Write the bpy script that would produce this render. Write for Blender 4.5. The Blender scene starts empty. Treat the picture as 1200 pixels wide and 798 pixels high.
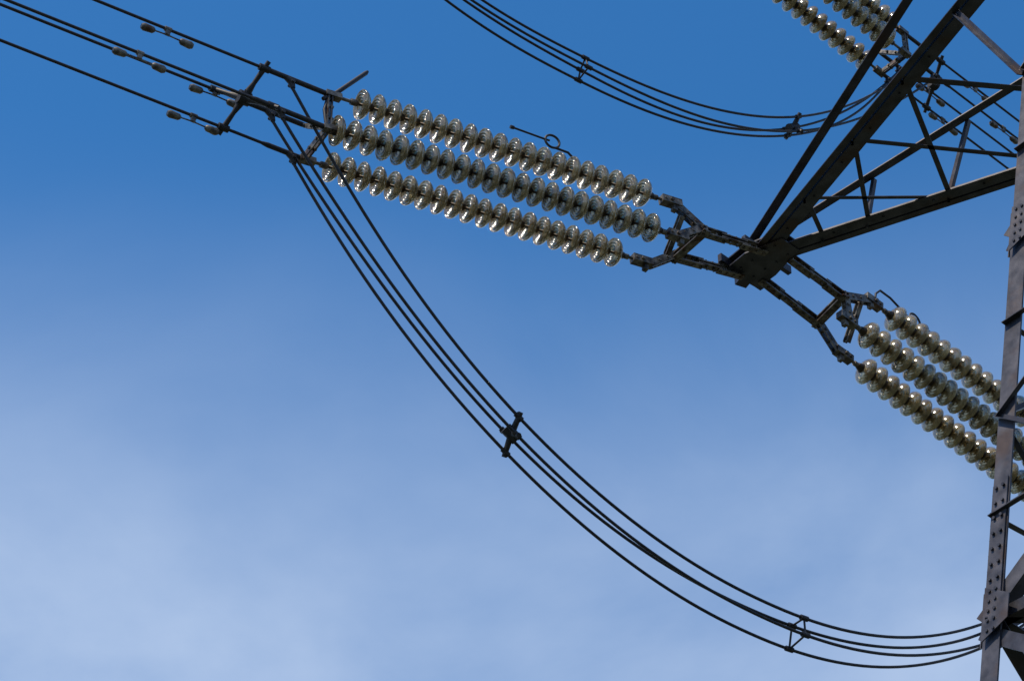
import bpy, math, random
from mathutils import Vector as V, Matrix
random.seed(4)
scene = bpy.context.scene
# ------------------------------------------------------------------ units: metres.
# origin = eye level of the photographer, ground at z = -1.6
GROUND = -1.6

# ------------------------------------------------------------------ materials
def new_mat(name):
    m = bpy.data.materials.new(name); m.use_nodes = True
    nt = m.node_tree
    return m, nt, nt.nodes["Principled BSDF"]

def noisy_mat(name, c1, c2, scale, rough=(.45, .7), metallic=0.0, bump=0.0, c3=None, s3=2.0):
    m, nt, b = new_mat(name)
    tc = nt.nodes.new("ShaderNodeTexCoord")
    n = nt.nodes.new("ShaderNodeTexNoise"); n.inputs["Scale"].default_value = scale
    n.inputs["Detail"].default_value = 6
    nt.links.new(tc.outputs["Object"], n.inputs["Vector"])
    r = nt.nodes.new("ShaderNodeValToRGB")
    r.color_ramp.elements[0].position = .35; r.color_ramp.elements[1].position = .68
    r.color_ramp.elements[0].color = (*c1, 1); r.color_ramp.elements[1].color = (*c2, 1)
    nt.links.new(n.outputs["Fac"], r.inputs["Fac"])
    col = r.outputs["Color"]
    if c3:
        n3 = nt.nodes.new("ShaderNodeTexNoise"); n3.inputs["Scale"].default_value = s3
        n3.inputs["Detail"].default_value = 8
        nt.links.new(tc.outputs["Object"], n3.inputs["Vector"])
        r3 = nt.nodes.new("ShaderNodeValToRGB")
        r3.color_ramp.elements[0].position = .52; r3.color_ramp.elements[1].position = .66
        nt.links.new(n3.outputs["Fac"], r3.inputs["Fac"])
        mx = nt.nodes.new("ShaderNodeMixRGB"); mx.inputs[2].default_value = (*c3, 1)
        nt.links.new(r3.outputs["Color"], mx.inputs[0]); nt.links.new(col, mx.inputs[1])
        col = mx.outputs[0]
    nt.links.new(col, b.inputs["Base Color"])
    mr = nt.nodes.new("ShaderNodeMapRange")
    mr.inputs["To Min"].default_value = rough[0]; mr.inputs["To Max"].default_value = rough[1]
    nt.links.new(n.outputs["Fac"], mr.inputs["Value"]); nt.links.new(mr.outputs[0], b.inputs["Roughness"])
    b.inputs["Metallic"].default_value = metallic
    if bump:
        bp = nt.nodes.new("ShaderNodeBump"); bp.inputs["Strength"].default_value = bump
        bp.inputs["Distance"].default_value = .01
        nt.links.new(n.outputs["Fac"], bp.inputs["Height"]); nt.links.new(bp.outputs[0], b.inputs["Normal"])
    return m

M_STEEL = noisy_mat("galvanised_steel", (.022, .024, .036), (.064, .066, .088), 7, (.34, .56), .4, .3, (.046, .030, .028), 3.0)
M_FIT = noisy_mat("cast_fittings", (.035, .032, .032), (.22, .205, .185), 14, (.35, .65), .4, .3, (.065, .034, .02), 8.0)
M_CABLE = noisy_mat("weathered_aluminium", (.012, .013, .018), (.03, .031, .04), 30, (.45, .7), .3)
M_CAP = noisy_mat("insulator_cap_iron", (.020, .014, .009), (.055, .038, .024), 25, (.35, .6), .5)
M_CONC = noisy_mat("concrete", (.25, .24, .22), (.38, .37, .34), 6, (.8, .95), 0)
M_GRASS = noisy_mat("grass", (.032, .042, .022), (.06, .068, .035), .35, (.85, 1), 0, .3, (.075, .07, .045), .05)

M_GLASS, nt, b = new_mat("toughened_glass")
b.inputs["Roughness"].default_value = .05
b.inputs["IOR"].default_value = 1.58
b.inputs["Transmission Weight"].default_value = .74
b.inputs["Coat Weight"].default_value = .7; b.inputs["Coat Roughness"].default_value = .13; b.inputs["Coat IOR"].default_value = 1.6
tc = nt.nodes.new("ShaderNodeTexCoord")
n = nt.nodes.new("ShaderNodeTexNoise"); n.inputs["Scale"].default_value = 9; n.inputs["Detail"].default_value = 5
r = nt.nodes.new("ShaderNodeValToRGB")
r.color_ramp.elements[0].position = .3; r.color_ramp.elements[1].position = .7
r.color_ramp.elements[0].color = (.26, .18, .085, 1); r.color_ramp.elements[1].color = (.76, .67, .44, 1)
nt.links.new(tc.outputs["Object"], n.inputs["Vector"]); nt.links.new(n.outputs["Fac"], r.inputs["Fac"])
nt.links.new(r.outputs["Color"], b.inputs["Base Color"])

# ------------------------------------------------------------------ mesh builder
class MB:
    def __init__(s): s.v = []; s.f = []; s.sm = []
    def add(s, verts, faces, smooth=False):
        o = len(s.v); s.v += [tuple(x) for x in verts]
        for f in faces:
            s.f.append([i + o for i in f]); s.sm.append(smooth)
    def prism(s, p, q, prof, f1, f2):
        n = len(prof)
        vs = [p + f1*a + f2*b_ for a, b_ in prof] + [q + f1*a + f2*b_ for a, b_ in prof]
        fs = [[i, (i+1) % n, (i+1) % n + n, i+n] for i in range(n)]
        fs += [list(range(n))[::-1], list(range(n, 2*n))]
        s.add(vs, fs)
    def frame(s, p, q, ref):
        d = (q-p).normalized(); ref = V(ref)
        f1 = ref - d*ref.dot(d)
        if f1.length < .05: f1 = V((1, .3, .2)); f1 -= d*f1.dot(d)
        f1.normalize(); return d, f1, d.cross(f1)
    def angle(s, p, q, w=.08, t=.01, ref=(0, 0, 1), f1=None, f2=None):
        p = V(p); q = V(q)
        if f1 is None: _, f1, f2 = s.frame(p, q, ref)
        s.prism(p, q, [(0, 0), (w, 0), (w, t), (t, t), (t, w), (0, w)], f1, f2)
    def bar(s, p, q, w=.06, h=.012, ref=(0, 0, 1), off=(0, 0)):
        p = V(p); q = V(q); _, f1, f2 = s.frame(p, q, ref)
        a, b_ = off
        s.prism(p, q, [(a-w/2, b_-h/2), (a+w/2, b_-h/2), (a+w/2, b_+h/2), (a-w/2, b_+h/2)], f1, f2)
    def tube(s, pts, r=.015, seg=8, radii=None):
        pts = [V(p) for p in pts]; n = len(pts); vs = []
        d0 = (pts[1]-pts[0]).normalized()
        f1 = V((0, 0, 1)) - d0*d0.z
        if f1.length < .1: f1 = V((1, 0, 0)) - d0*d0.x
        f1.normalize()
        for i, p in enumerate(pts):
            d = (pts[min(i+1, n-1)]-pts[max(i-1, 0)]).normalized()
            f1 = (f1 - d*f1.dot(d)).normalized(); f2 = d.cross(f1)
            rr = radii[i] if radii else r
            for k in range(seg):
                a = 2*math.pi*k/seg
                vs.append(p + f1*math.cos(a)*rr + f2*math.sin(a)*rr)
        fs = [[i*seg+k, i*seg+(k+1) % seg, (i+1)*seg+(k+1) % seg, (i+1)*seg+k] for i in range(n-1) for k in range(seg)]
        s.add(vs, fs, True)
        s.add([vs[k] for k in range(seg)], [list(range(seg))[::-1]])
        s.add([vs[(n-1)*seg+k] for k in range(seg)], [list(range(seg))])
    def bolt(s, p, d, r=.016, h=.02):
        p = V(p); d = V(d).normalized(); s.tube([p-d*h, p+d*h], r, 6)
    def plate(s, pts, nrm, t=.012):
        nrm = V(nrm).normalized(); pts = [V(p) for p in pts]; n = len(pts)
        vs = [p - nrm*t/2 for p in pts] + [p + nrm*t/2 for p in pts]
        fs = [[i, (i+1) % n, (i+1) % n+n, i+n] for i in range(n)] + [list(range(n))[::-1], list(range(n, 2*n))]
        s.add(vs, fs)
    def obj(s, name, mat, parent=None, link=True):
        me = bpy.data.meshes.new(name); me.from_pydata(s.v, [], s.f); me.update()
        me.polygons.foreach_set("use_smooth", s.sm)
        me.materials.append(mat)
        o = bpy.data.objects.new(name, me); scene.collection.objects.link(o)
        if parent: o.parent = parent
        return o

def empty(name):
    e = bpy.data.objects.new(name, None); scene.collection.objects.link(e); return e

# ------------------------------------------------------------------ ground
g = MB()
N = 48; ring = [0, 30, 80, 200, 600, 3000]
vs = [(0, 0, GROUND)]; fs = []
for rr in ring[1:]:
    for k in range(N):
        a = 2*math.pi*k/N; vs.append((rr*math.cos(a), rr*math.sin(a), GROUND))
for k in range(N): fs.append([0, 1+k, 1+(k+1) % N])
for i in range(len(ring)-2):
    for k in range(N):
        fs.append([1+i*N+k, 1+(i+1)*N+k, 1+(i+1)*N+(k+1) % N, 1+i*N+(k+1) % N])
g.add(vs, fs); g.obj("grass_ground", M_GRASS)

# ------------------------------------------------------------------ lattice tower
CEN = V((7.23, 17.65, 0))
E = [V((-1, .02, 0)), V((.02, 1, 0)), V((1, -.02, 0)), V((-.02, -1, 0))]
def R(z):
    if z <= 21.7: return 2.4 + .165*(19.9-z)
    return max(.15, 2.103 - .062*(z-21.7)) if z <= 35.5 else max(.12, 1.25-.33*(z-35.5))
def leg(i, z):
    p = CEN + E[i % 4]*R(z); return V((p.x, p.y, z))
tower = empty("transmission_tower")
legs = MB(); br = MB(); bolts = MB()
ZL = [GROUND+.3, 3.0, 7.6, 12.1, 16.0, 19.9, 21.7, 24.4, 27.8, 29.6, 31.8, 35.0, 36.6, 39.0]
for i in range(4):
    zs = [GROUND, 21.7, 35.5, 39.0]
    for za, zb in zip(zs[:-1], zs[1:]):
        p, q = leg(i, za), leg(i, zb)
        f1 = (leg(i+1, za)-p).normalized(); f2 = (leg(i-1, za)-p).normalized()
        w = .165 if za < 21 else .13
        legs.angle(p, q, w, .018, f1=f1, f2=f2)
    # splice plates with bolt rows
    for zc in (4.6, 12.75, 20.6):
        p, q = leg(i, zc-.65), leg(i, zc+.65)
        f1 = (leg(i+1, zc)-leg(i, zc)).normalized(); f2 = (leg(i-1, zc)-leg(i, zc)).normalized()
        for fa, fb in ((f1, f2), (f2, f1)):
            nrm = -fb
            c0 = fa*.085 + nrm*.010
            legs.prism(p+c0, q+c0, [(-.07, -.008), (.07, -.008), (.07, .008), (-.07, .008)], fa, nrm)
            for k in range(9):
                t = (k+.5)/9
                for s_ in (-.035, .035):
                    bolts.bolt(p.lerp(q, t)+c0+fa*s_+nrm*.014, nrm, .015, .014)
    if i == 1:
        z = 1.5
        while z < 34:
            p = leg(i, z); bolts.tube([p, p+E[i]*.16], .009, 6); z += .4
# body panels
for zi in range(len(ZL)-1):
    za, zb = ZL[zi], ZL[zi+1]
    low = za < 19
    for i in range(4):
        a0, b0, a1, b1 = leg(i, za), leg(i+1, za), leg(i, zb), leg(i+1, zb)
        nrm = (E[i]+E[(i+1) % 4]).normalized()
        w = .13 if low else .08
        br.angle(a0+nrm*-.012, b1+nrm*-.012, w, .010, ref=nrm*-1)
        br.angle(b0+nrm*-.03, a1+nrm*-.03, w, .010, ref=nrm*-1)
        if zi in (2, 3, 4, 5, 7, 9, 11):
            br.angle(a0-nrm*.05, b0-nrm*.05, .10, .010, ref=(0, 0, 1))
        wa, wb = (b0-a0).length, (b1-a1).length
        t = wa/(wa+wb); X = a0.lerp(b1, t)-nrm*.02
        if low:
            for (L0, L1, D0, D1) in ((a0, a1, a0, a1), (b0, b1, b0, b1)):
                lm = L0.lerp(L1, .5)
                br.angle(lm, D0.lerp(X, .5), .05, .007, ref=(0, 0, 1))
                br.angle(lm, D1.lerp(X, .5), .05, .007, ref=(0, 0, 1))
                br.angle(L0.lerp(L1, .25), D0.lerp(X, .5), .05, .007, ref=(0, 0, 1))
                br.angle(L0.lerp(L1, .75), D1.lerp(X, .5), .05, .007, ref=(0, 0, 1))
            br.plate([X+V((0, 0, .16)), X+(b0-a0).normalized()*.16, X-V((0, 0, .16)), X-(b0-a0).normalized()*.16], nrm, .014)
        # gussets follow the batter of the legs
        f = (b0-a0).normalized()
        for P_, P1_, fd in ((a0, a1, f), (b0, b1, -f)):
            up = (P1_-P_).normalized()
            P2 = P_ + nrm*.036 + fd*.02
            br.plate([P2-up*.20, P2+fd*.24-up*.08, P2+fd*.24+up*.14, P2+up*.30], nrm, .010)
            for k in range(5):
                for fx in (.05, .11):
                    bolts.bolt(P2+fd*fx+up*(-.12+.09*k)+nrm*.008, nrm, .014, .010)
for z in (12.1, 19.9, 27.8):
    br.angle(leg(0, z), leg(2, z), .08, .01); br.angle(leg(1, z)-V((0, 0, .1)), leg(3, z)-V((0, 0, .1)), .08, .01)

# crossarms -------------------------------------------------------
def crossarm(tip1, tip3, z, h, i1, i3):
    m = MB()
    A0, A1 = V((tip1[0], tip1[1], z)), leg(i1, z)
    B0, B1 = V((tip3[0], tip3[1], z)), leg(i3, z)
    top1, top3 = leg(i1, z+h), leg(i3, z+h)
    out = (A0+B0)/2 - V((CEN.x, CEN.y, z)); out.z = 0; out.normalize()
    side = V((-out.y, out.x, 0))
    s1 = 1 if side.dot(A1-B1) > 0 else -1
    for P0, P1, sg in ((A0, A1, s1), (B0, B1, -s1)):
        d = (P1-P0).normalized(); lat = V((-d.y, d.x, 0))
        if lat.dot(side)*sg < 0: lat = -lat
        m.angle(P0-d*.16, P1, .135, .014, f1=V((0, 0, 1)), f2=-lat)
        m.angle(P0-d*.05+lat*.024, P1+lat*.024, .10, .012, f1=V((0, 0, 1)), f2=lat*.75)
        # batten bolts along chord
        L = (P1-P0).length; k = .3
        while k < L:
            m.bolt(P0+d*k-lat*.06+V((0, 0, -.004)), (0, 0, 1), .012, .012); k += .55
    Tt = (A0+B0)/2 + V((0, 0, .17))
    m.angle(Tt + (A0-B0)*.3, top1, .10, .012, ref=(0, 0, 1))
    m.angle(Tt + (B0-A0)*.3, top3, .10, .012, ref=(0, 0, 1))
    def a(t): return A0.lerp(A1, (t+.3)/5.5)
    def b_(t): return B0.lerp(B1, (t+.1)/5.24)
    T1 = Tt + (A0-B0)*.3; T3 = Tt + (B0-A0)*.3
    def c(t): return T1.lerp(top1, (t+.2)/5.4)
    def e(t): return T3.lerp(top3, (t+.2)/5.4)
    dz = V((0, 0, .012))
    for p, q, w in ((a(1.0), b_(.6), .05), (a(1.0), b_(2.0), .04), (a(1.95), b_(1.1), .05), (a(1.95), b_(3.2), .055),
                    (a(2.9), b_(2.0), .055), (a(2.9), b_(4.9), .07)):
        m.angle(p+dz, q+dz, w, .008, ref=(0, 0, 1))
        for P_ in (p, q):
            m.bolt(P_-V((0, 0, .01)), (0, 0, 1), .016, .02)
    for t0, t1 in ((1.2, 1.1), (2.3, 2.0)):
        m.angle(e(t0), b_(t1)+V((0, 0, .02)), .045, .007, ref=out)
    m.angle(c(4.6)+dz, e(4.6)+dz, .05, .007, ref=(0, 0, 1))
    m.angle(a(3.9), leg(i1, z-2.0), .055, .009, ref=(0, 0, 1)); m.angle(b_(3.9), leg(i3, z-2.0), .055, .009, ref=(0, 0, 1))
    # tip: slim paired plates following the chords plus a cross channel
    cp = (A0+B0)/2
    for zz in (-.012, .10):
        pz = V((0, 0, zz))
        m.plate([cp+out*.16-side*.27+pz, cp+out*.20+side*.20+pz, cp+side*.24-out*.12+pz, cp-out*.55+side*.13+pz, cp-out*.55-side*.13+pz, cp-side*.25-out*.12+pz], (0, 0, 1), .016)
    m.bar(cp+out*.15-side*.33+V((0, 0, .045)), cp+out*.15+side*.33+V((0, 0, .045)), .10, .05)
    m.bar(cp-out*.22-side*.36+V((0, 0, .045)), cp-out*.22+side*.36+V((0, 0, .045)), .10, .05)
    for k in range(4):
        for s_ in (-.10, .10):
            m.bolt(cp+out*(.06-.16*k)+side*s_+V((0, 0, -.022)), (0, 0, 1), .014, .012)
    m.obj("crossarm", M_STEEL, tower)
UZ = 27.8
crossarm((2.44, 22.65), (2.62, 22.41), 19.9, 1.75, 0, 1)
crossarm((1.05, 23.05), (1.22, 22.85), UZ, 1.8, 0, 1)
crossarm((12.0, 12.8), (11.85, 12.7), 19.9, 1.75, 2, 3)
crossarm((13.4, 12.3), (13.2, 12.1), UZ, 1.8, 2, 3)
crossarm((3.3, 21.9), (3.5, 21.7), 34.8, 1.7, 0, 1)
crossarm((11.3, 13.5), (11.1, 13.3), 34.8, 1.7, 2, 3)
legs.obj("main_legs", M_STEEL, tower); br.obj("lattice_bracing", M_STEEL, tower); bolts.obj("bolts_and_steps", M_STEEL, tower)
ft = MB()
for i in range(4):
    p = leg(i, GROUND); ft.tube([p-V((0, 0, .3)), p+V((0, 0, .35)), p+V((0, 0, .42))], .5, 24, [.5, .46, .3])
ft.obj("concrete_footings", M_CONC, tower)

# ------------------------------------------------------------------ insulator strings
PITCH = .173
# closed lathe section of one glass shell: smooth outer dome, lip, three drip ribs inside
GL = [(-.030, .047), (-.022, .080), (-.006, .112), (.014, .138), (.034, .150), (.050, .155), (.060, .152), (.055, .144), (.040, .137), (.030, .128), (.034, .123),
      (.066, .118), (.069, .111), (.034, .104), (.030, .096), (.034, .091), (.064, .087), (.066, .081), (.026, .075), (.024, .066), (.052, .060), (.053, .053), (.014, .044), (-.010, .040)]
CP = [(-.088, .0), (-.088, .022), (-.080, .036), (-.055, .042), (-.038, .050), (-.026, .058), (-.010, .055), (-.006, .038), (.014, .036), (.018, .014), (.088, .012), (.088, 0)]
def lathe(mb, prof, x0, seg, closed, tilt=(0, 0)):
    n = len(prof); vs = []
    for (x, r_) in prof:
        for k in range(seg):
            a = 2*math.pi*k/seg; y = r_*math.cos(a); z = r_*math.sin(a)
            vs.append((x0+x+y*tilt[0]+z*tilt[1], y, z))
    rng = n if closed else n-1
    fs = [[i*seg+k, i*seg+(k+1) % seg, ((i+1) % n)*seg+(k+1) % seg, ((i+1) % n)*seg+k] for i in range(rng) for k in range(seg)]
    mb.add(vs, fs, True)
def insulator(p0, d, n):
    e_ = empty("insulator_string")
    gm, cm = MB(), MB()
    for i in range(n):
        tl = (random.uniform(-.045, .045), random.uniform(-.045, .045))
        lathe(gm, GL, i*PITCH, 36, True, tl)
        lathe(cm, CP, i*PITCH, 16, False, tl)
    gm.obj("glass_discs", M_GLASS, e_); cm.obj("caps_and_pins", M_CAP, e_)
    d = V(d).normalized()
    e_.matrix_world = Matrix.Translation(V(p0)) @ d.to_track_quat('X', 'Z').to_matrix().to_4x4()
    return e_

def link_chain(mb, p, q, nrm, n=3, w=.08):
    p = V(p); q = V(q); d = (q-p)
    for k in range(n):
        a = p+d*(k/n); b2 = p+d*((k+1)/n)
        ex = d.normalized()*.035
        sp = .040 if k % 2 == 0 else .020
        _, f1, f2 = mb.frame(p, q, nrm)
        for s_ in (-1, 1):
            mb.prism(a-ex+f1*sp*s_, b2+ex+f1*sp*s_, [(-.007, -w/2), (.007, -w/2), (.007, w/2), (-.007, w/2)], f1, f2)
        for pp in (a, a.lerp(b2, .33), a.lerp(b2, .67), b2):
            mb.bolt(pp, f1, .017, .06)

def tension_set(T, u, n, bw, cA, cB, aA, aB, aC, nA, nB, nC, dw, kz, damp, Lw=200.):
    T = V(T); u = V(u).normalized(); n = V(n).normalized()
    W = V((0, 0, 1))
    P = lambda a, b, c: T+u*a+n*b+W*c
    dirw = V(dw).normalized()
    f = MB()
    link_chain(f, P(-.05, 0, 0), P(.72, 0, 0), W)
    link_chain(f, P(-.05, .44, 0), P(.72, .44, -.03), W)
    def dbl(p, q, w=.085, ref=None, sp=.028):
        ref = ref or n
        _, f1, f2 = f.frame(p, q, ref)
        for s_ in (-1, 1):
            f.prism(p+f1*sp*s_, q+f1*sp*s_, [(-.007, -w/2), (.007, -w/2), (.007, w/2), (-.007, w/2)], f1, f2)
        for t in (0.03, .35, .65, .97):
            f.bolt(p.lerp(q, t), f1, .018, .045)
    dbl(P(.70, -.06, 0), P(.78, .50, -.04), .09, W)
    yA, yB, yC = aA-.30, aB-.27, aC-.30
    dbl(P(.70, 0, .0), P(yA-.08, 0, cA*.9), .09)
    dbl(P(.74, 0, .02), P(yB+.02, 0, cB-.02), .08)
    dbl(P(.76, .44, .0), P(yC-.1, bw, cB-.02), .09)
    dbl(P(.98, 0, cA*.45), P(.98, bw*.6, cB), .055, W)
    for (ya, b, c, a0) in ((yA, 0, cA, aA), (yB, 0, cB, aB), (yC, bw, cB, aC)):
        f.bar(P(ya-.13, b, c), P(ya+.11, b, c), .085, .095, ref=W)
        f.bar(P(ya-.06, b, c), P(ya-.05, b, c-.11), .05, .06, ref=u)
        f.tube([P(ya+.08, b, c), P(a0-.09, b, c)], .017, 8)
        f.bolt(P(ya, b, c), n, .022, .07); f.bolt(P(ya+.07, b, c), n, .018, .06)
        f.tube([P(a0-.14, b, c), P(a0-.09, b, c)], .03, 10)
    insulator(P(aA, 0, cA), u, nA); insulator(P(aB, 0, cB), u, nB); insulator(P(aC, bw, cB), u, nC)
    aE = 5.1
    ends = {'A': (aA+nA*PITCH-.08, 0, cA), 'B': (aB+nB*PITCH-.08, 0, cB), 'C': (aC+nC*PITCH-.08, bw, cB)}
    for k_, (a0, b, c) in ends.items():
        f.tube([P(a0-.02, b, c), P(max(aE, a0+.08), b, c)], .018, 8)
        f.tube([P(a0, b, c), P(a0+.07, b, c)], .034, 10)
        f.bar(P(aE-.12, b, c), P(aE+.05, b, c), .06, .08, ref=W)
    q = {'A': P(aE, 0, cA), 'B': P(aE, 0, cB), 'C': P(aE, bw, cB), 'D': P(aE, bw, cA)}
    dbl(q['B']-W*.04, q['A']+W*.03, .06, u, .02); dbl(q['B'], q['C'], .07, u, .02)
    dbl(q['B'], q['D'], .05, u, .015)
    f.obj("tension_yoke_fitting", M_FIT)
    cw = MB(); starts = {}
    lug = {'A': .42, 'B': .50, 'C': .12, 'D': .38}
    for key in 'ABCD':
        s0 = q[key]
        def wp(s, s0=s0): return s0+dirw*s+W*(kz*s*s)
        cw.tube([wp(s) for s in (0, .3, 1, 2, 4, 7, 12, 20, 30, 45, 60, 80, 100, 130, 160, Lw)], .0158, 8)
        cw.tube([wp(0), wp(.05), wp(lug[key]+.28), wp(lug[key]+.34)], .03, 10, [.022, .027, .027, .018])
        L = wp(lug[key])
        cw.tube([L+dirw*.06, L-W*.04, L-W*.11-dirw*.02], .03, 10, [.03, .036, .024])
        cw.bolt(L-W*.05, n, .02, .05)
        starts[key] = L-W*.09
        starts['wp'+key] = wp
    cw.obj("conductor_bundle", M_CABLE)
    sp = MB(); ss = .80
    pts = [starts['wp'+k](ss+o) for k, o in zip('ABCD', (-.08, -.20, .08, .20))]
    c0 = sum(pts, V())/4
    for p in pts:
        sp.tube([c0, c0.lerp(p, .5), p], .02, 8, [.05, .024, .03])
        sp.tube([p-dirw*.055, p+dirw*.055], .036, 10)
        o_ = (p-c0).normalized(); sp.tube([p, p+o_*.08], .024, 8)
    sp.tube([c0-dirw*.06, c0+dirw*.06], .07, 12)
    sp.bolt(c0+W*.03, n, .03, .07)
    sp.obj("bundle_spacer", M_CABLE)
    for key, s in damp:
        dm = MB(); w0 = starts['wp'+key](s); dn = W*-.075
        dm.tube([w0-dirw*.035, w0+dirw*.035], .026, 10); dm.bar(w0, w0+dn, .045, .03, ref=dirw)
        dm.tube([w0+dn-dirw*.2-W*.012, w0+dn, w0+dn+dirw*.2-W*.012], .008, 6)
        for sg in (-1, 1):
            e1 = w0+dn+dirw*.13*sg-W*.012; e2 = w0+dn+dirw*.27*sg-W*.016
            dm.tube([e1, e1.lerp(e2, .15), e1.lerp(e2, .8), e2], .03, 12, [.018, .034, .040, .026])
        dm.obj("vibration_damper", M_FIT)
    return P, starts

U1 = V((-4.3, -2.55, -.575)); N1 = V((-.51, .86, 0)); W1 = V((-2.94, -1.85, -.12))
U2 = V((.75, .65, -.12)); N2 = V((-.656, .755, 0)); W2 = V((.75, .66, -.07))
PL, SL = tension_set((2.59, 22.2, 19.88), U1, N1, .50, .27, -.18, 1.42, 1.33, 1.47, 20, 22, 20, W1, .0002,
                     (('A', 1.75), ('B', 2.0), ('D', 1.0), ('C', 1.2)))
PR, SR = tension_set((2.99, 22.43, 19.9), U2, N2, .40, .25, -.30, 1.5, 1.02, 1.40, 20, 22, 20, W2, .0002,
                     (('A', 1.7), ('B', 2.0), ('D', 1.0), ('C', 1.2)))
PLU, SLU = tension_set((.95, 22.8, UZ), U1, N1, .49, .28, -.14, 1.42, 1.35, 1.50, 20, 22, 20, W1, .0002,
                       (('A', 1.75), ('B', 2.0), ('D', 1.0), ('C', 1.2)))
PRU, SRU = tension_set((1.38, 23.0, UZ), U2, N2, .46, .22, -.18, 1.5, 1.05, 1.45, 20, 22, 20, W2, .0002,
                       (('A', 1.4), ('B', 1.9), ('D', 1.0), ('C', 1.2)))

# ------------------------------------------------------------------ jumpers
def jumper(S, Es, sag, ex, spacers, offs):
    e_ = empty("jumper_cable_bundle")
    ks = 'ABCD'
    Sa = sum((S[k] for k in ks), V())/4; Ea = sum((Es[k] for k in ks), V())/4
    h = (Ea-Sa); h.z = 0; h.normalize(); nj = V((-h.y, h.x, 0))
    def base(f):
        p = Sa.lerp(Ea, f); p.z -= sag*(1-abs(2*f-1)**ex); return p
    fn = {}
    m = MB()
    for k in ks:
        small = nj*offs[k][0]+V((0, 0, offs[k][1]))
        ph = random.uniform(0, 6)
        def P(f, k=k, small=small, ph=ph):
            w0 = math.exp(-(f*9)**1.3); w1 = math.exp(-((1-f)*9)**1.3)
            wob = V((0, 0, .04*math.sin(7*f+ph)))+nj*.03*math.sin(9*f+ph)
            wm = 1-w0-w1
            return base(f)+small*wm+wob*wm+(S[k]-Sa)*w0+(Es[k]-Ea)*w1
        fn[k] = P
        m.tube([P(i/90) for i in range(91)], .0158, 8)
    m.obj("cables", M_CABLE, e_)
    for f, kind in spacers:
        s = MB(); pts = [fn[k](f) for k in ks]; c0 = sum(pts, V())/4
        d = (base(f+.01)-base(f-.01)).normalized()
        for p in pts:
            s.tube([p-d*.045, p+d*.045], .028, 10)
            if kind == 'X':
                s.tube([c0, p+(p-c0).normalized()*.05], .022, 8, [.036, .026])
        if kind == 'X':
            s.tube([c0-d*.08, c0+d*.08], .06, 12)
        else:
            for i in range(4): s.tube([pts[i], pts[(i+1) % 4]], .011, 6)
        s.obj("spacer", M_CABLE, e_)
OFF = {'A': (-.11, .12), 'B': (-.10, -.08), 'C': (.13, -.11), 'D': (.09, .09)}
OFFU = {'A': (-.07, .12), 'B': (-.09, -.06), 'C': (.07, -.10), 'D': (.08, .08)}
jumper(SL, SR, 3.47, 2.12, ((.240, 'X'), (.545, 'F'), (.80, 'X')), OFF)
jumper(SLU, SRU, 3.24, 2.5, ((.2, 'X'), (.51, 'F'), (.80, 'X')), OFFU)

# ------------------------------------------------------------------ arcing horns
def circ(c, ax1, ax2, r_, a0, a1, n=18):
    return [c+ax1*math.cos(a0+(a1-a0)*i/n)*r_+ax2*math.sin(a0+(a1-a0)*i/n)*r_ for i in range(n+1)]
W = V((0, 0, 1))
def horn_loop(P, u, start, ring_c, tip, r_=.085):
    h = MB(); u = V(u).normalized()
    c = P(*ring_c); st = P(*start); tp = P(*tip)
    h.tube([st, st.lerp(c, .35)+W*.03, c-W*r_*.9-u*.03], .013, 8)
    h.tube(circ(c, u, W, r_, -1.7, 4.9, 24), .013, 8)
    h.tube([c-u*(-r_)*.4, c+u*r_, tp], .011, 8)
    h.tube([tp-u*.01, tp+u*.03], .02, 8)
    h.tube([st-u*.02-W*.02, st+u*.03-W*.01], .03, 8)
    h.obj("arcing_horn", M_CABLE)
horn_loop(PL, U1, (2.26, 0, .42), (2.55, 0, .60), (3.02, 0, .62))
h = MB()
h.tube([PL(5.12, 0, -.14), PL(5.15, 0, .05), PL(5.13, 0, .17), PL(5.05, 0, .26)], .018, 8)
h.tube([PL(5.17, 0, .19), PL(5.05, 0, .3), PL(4.72, 0, .72), PL(4.70, 0, .75)], .024, 10, [.022, .024, .024, .014])
h.obj("arcing_horn", M_CABLE)
h = MB(); u2 = U2.normalized()
h.tube([PR(1.22, 0, .24), PR(1.26, 0, .42), PR(1.34, 0, .52), PR(1.5, 0, .52), PR(1.8, 0, .42)], .013, 8)
h.tube(circ(PR(1.88, 0, .46), u2, W, .08, -2.6, 3.9, 24), .013, 8)
h.tube([PR(1.84, 0, .39), PR(2.1, 0, .45), PR(2.42, 0, .40)], .012, 8)
h.obj("arcing_horn", M_CABLE)

# ------------------------------------------------------------------ camera
cam = bpy.data.objects.new("camera", bpy.data.cameras.new("camera")); scene.collection.objects.link(cam)
cam.location = (0, 0, 0); cam.rotation_euler = (math.radians(130), 0, 0)
cam.data.lens = 100; cam.data.sensor_width = 36; cam.data.clip_end = 6000; cam.data.clip_start = .1
scene.camera = cam

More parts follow.
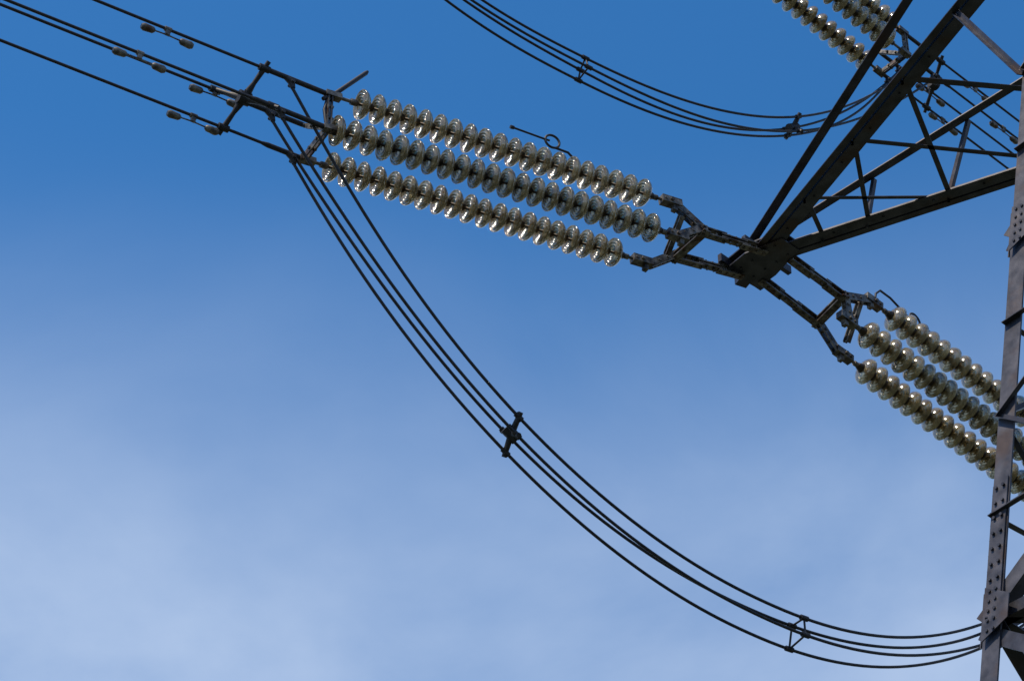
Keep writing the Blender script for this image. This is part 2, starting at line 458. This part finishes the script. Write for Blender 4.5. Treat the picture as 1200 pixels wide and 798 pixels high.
# ------------------------------------------------------------------ light
sd = V((-.34, -.30, .80)).normalized()
el = math.asin(sd.z); az = math.atan2(sd.x, sd.y)
sun = bpy.data.objects.new("sun", bpy.data.lights.new("sun", 'SUN')); scene.collection.objects.link(sun)
sun.data.energy = 5.0; sun.data.angle = math.radians(.5); sun.data.color = (1, .86, .66)
sun.rotation_euler = sd.to_track_quat('Z', 'Y').to_euler()
w = bpy.data.worlds.new("World"); scene.world = w; w.use_nodes = True
nt = w.node_tree; bg = nt.nodes["Background"]
sky = nt.nodes.new("ShaderNodeTexSky"); sky.sky_type = 'NISHITA'; sky.sun_disc = False
sky.sun_elevation = el; sky.sun_rotation = az; sky.air_density = 1.0; sky.dust_density = .15; sky.ozone_density = 2.0
hs = nt.nodes.new("ShaderNodeHueSaturation"); hs.inputs["Saturation"].default_value = 1.34; hs.inputs["Value"].default_value = 1.14
nt.links.new(sky.outputs[0], hs.inputs["Color"])
tc = nt.nodes.new("ShaderNodeTexCoord"); sx = nt.nodes.new("ShaderNodeSeparateXYZ")
nt.links.new(tc.outputs["Generated"], sx.inputs[0])
mp = nt.nodes.new("ShaderNodeMapping"); mp.inputs["Scale"].default_value = (1.0, 1.0, 1.7); mp.inputs["Location"].default_value = (.35, .1, .2)
nt.links.new(tc.outputs["Generated"], mp.inputs["Vector"])
n1 = nt.nodes.new("ShaderNodeTexNoise"); n1.inputs["Scale"].default_value = 5; n1.inputs["Detail"].default_value = 7; n1.inputs["Roughness"].default_value = .52; n1.inputs["Distortion"].default_value = .3
nt.links.new(mp.outputs["Vector"], n1.inputs["Vector"])
mr = nt.nodes.new("ShaderNodeMapRange"); mr.interpolation_type = 'SMOOTHSTEP'
mr.inputs["From Min"].default_value = .70; mr.inputs["From Max"].default_value = .53
mr.inputs["To Min"].default_value = 0; mr.inputs["To Max"].default_value = 1
nt.links.new(sx.outputs["Z"], mr.inputs["Value"])
mn = nt.nodes.new("ShaderNodeMapRange"); mn.inputs["From Min"].default_value = .3; mn.inputs["From Max"].default_value = .7
mn.inputs["To Min"].default_value = .28; mn.inputs["To Max"].default_value = .95
nt.links.new(n1.outputs["Fac"], mn.inputs["Value"])
mu = nt.nodes.new("ShaderNodeMath"); mu.operation = 'MULTIPLY'
nt.links.new(mr.outputs[0], mu.inputs[0]); nt.links.new(mn.outputs[0], mu.inputs[1])
mix = nt.nodes.new("ShaderNodeMixRGB"); mix.inputs[2].default_value = (3.35, 4.2, 5.7, 1)
nt.links.new(mu.outputs[0], mix.inputs[0]); nt.links.new(hs.outputs[0], mix.inputs[1])
nt.links.new(mix.outputs[0], bg.inputs["Color"]); bg.inputs["Strength"].default_value = .15
scene.view_settings.view_transform = 'Standard'; scene.view_settings.look = 'None'; scene.view_settings.exposure = 0
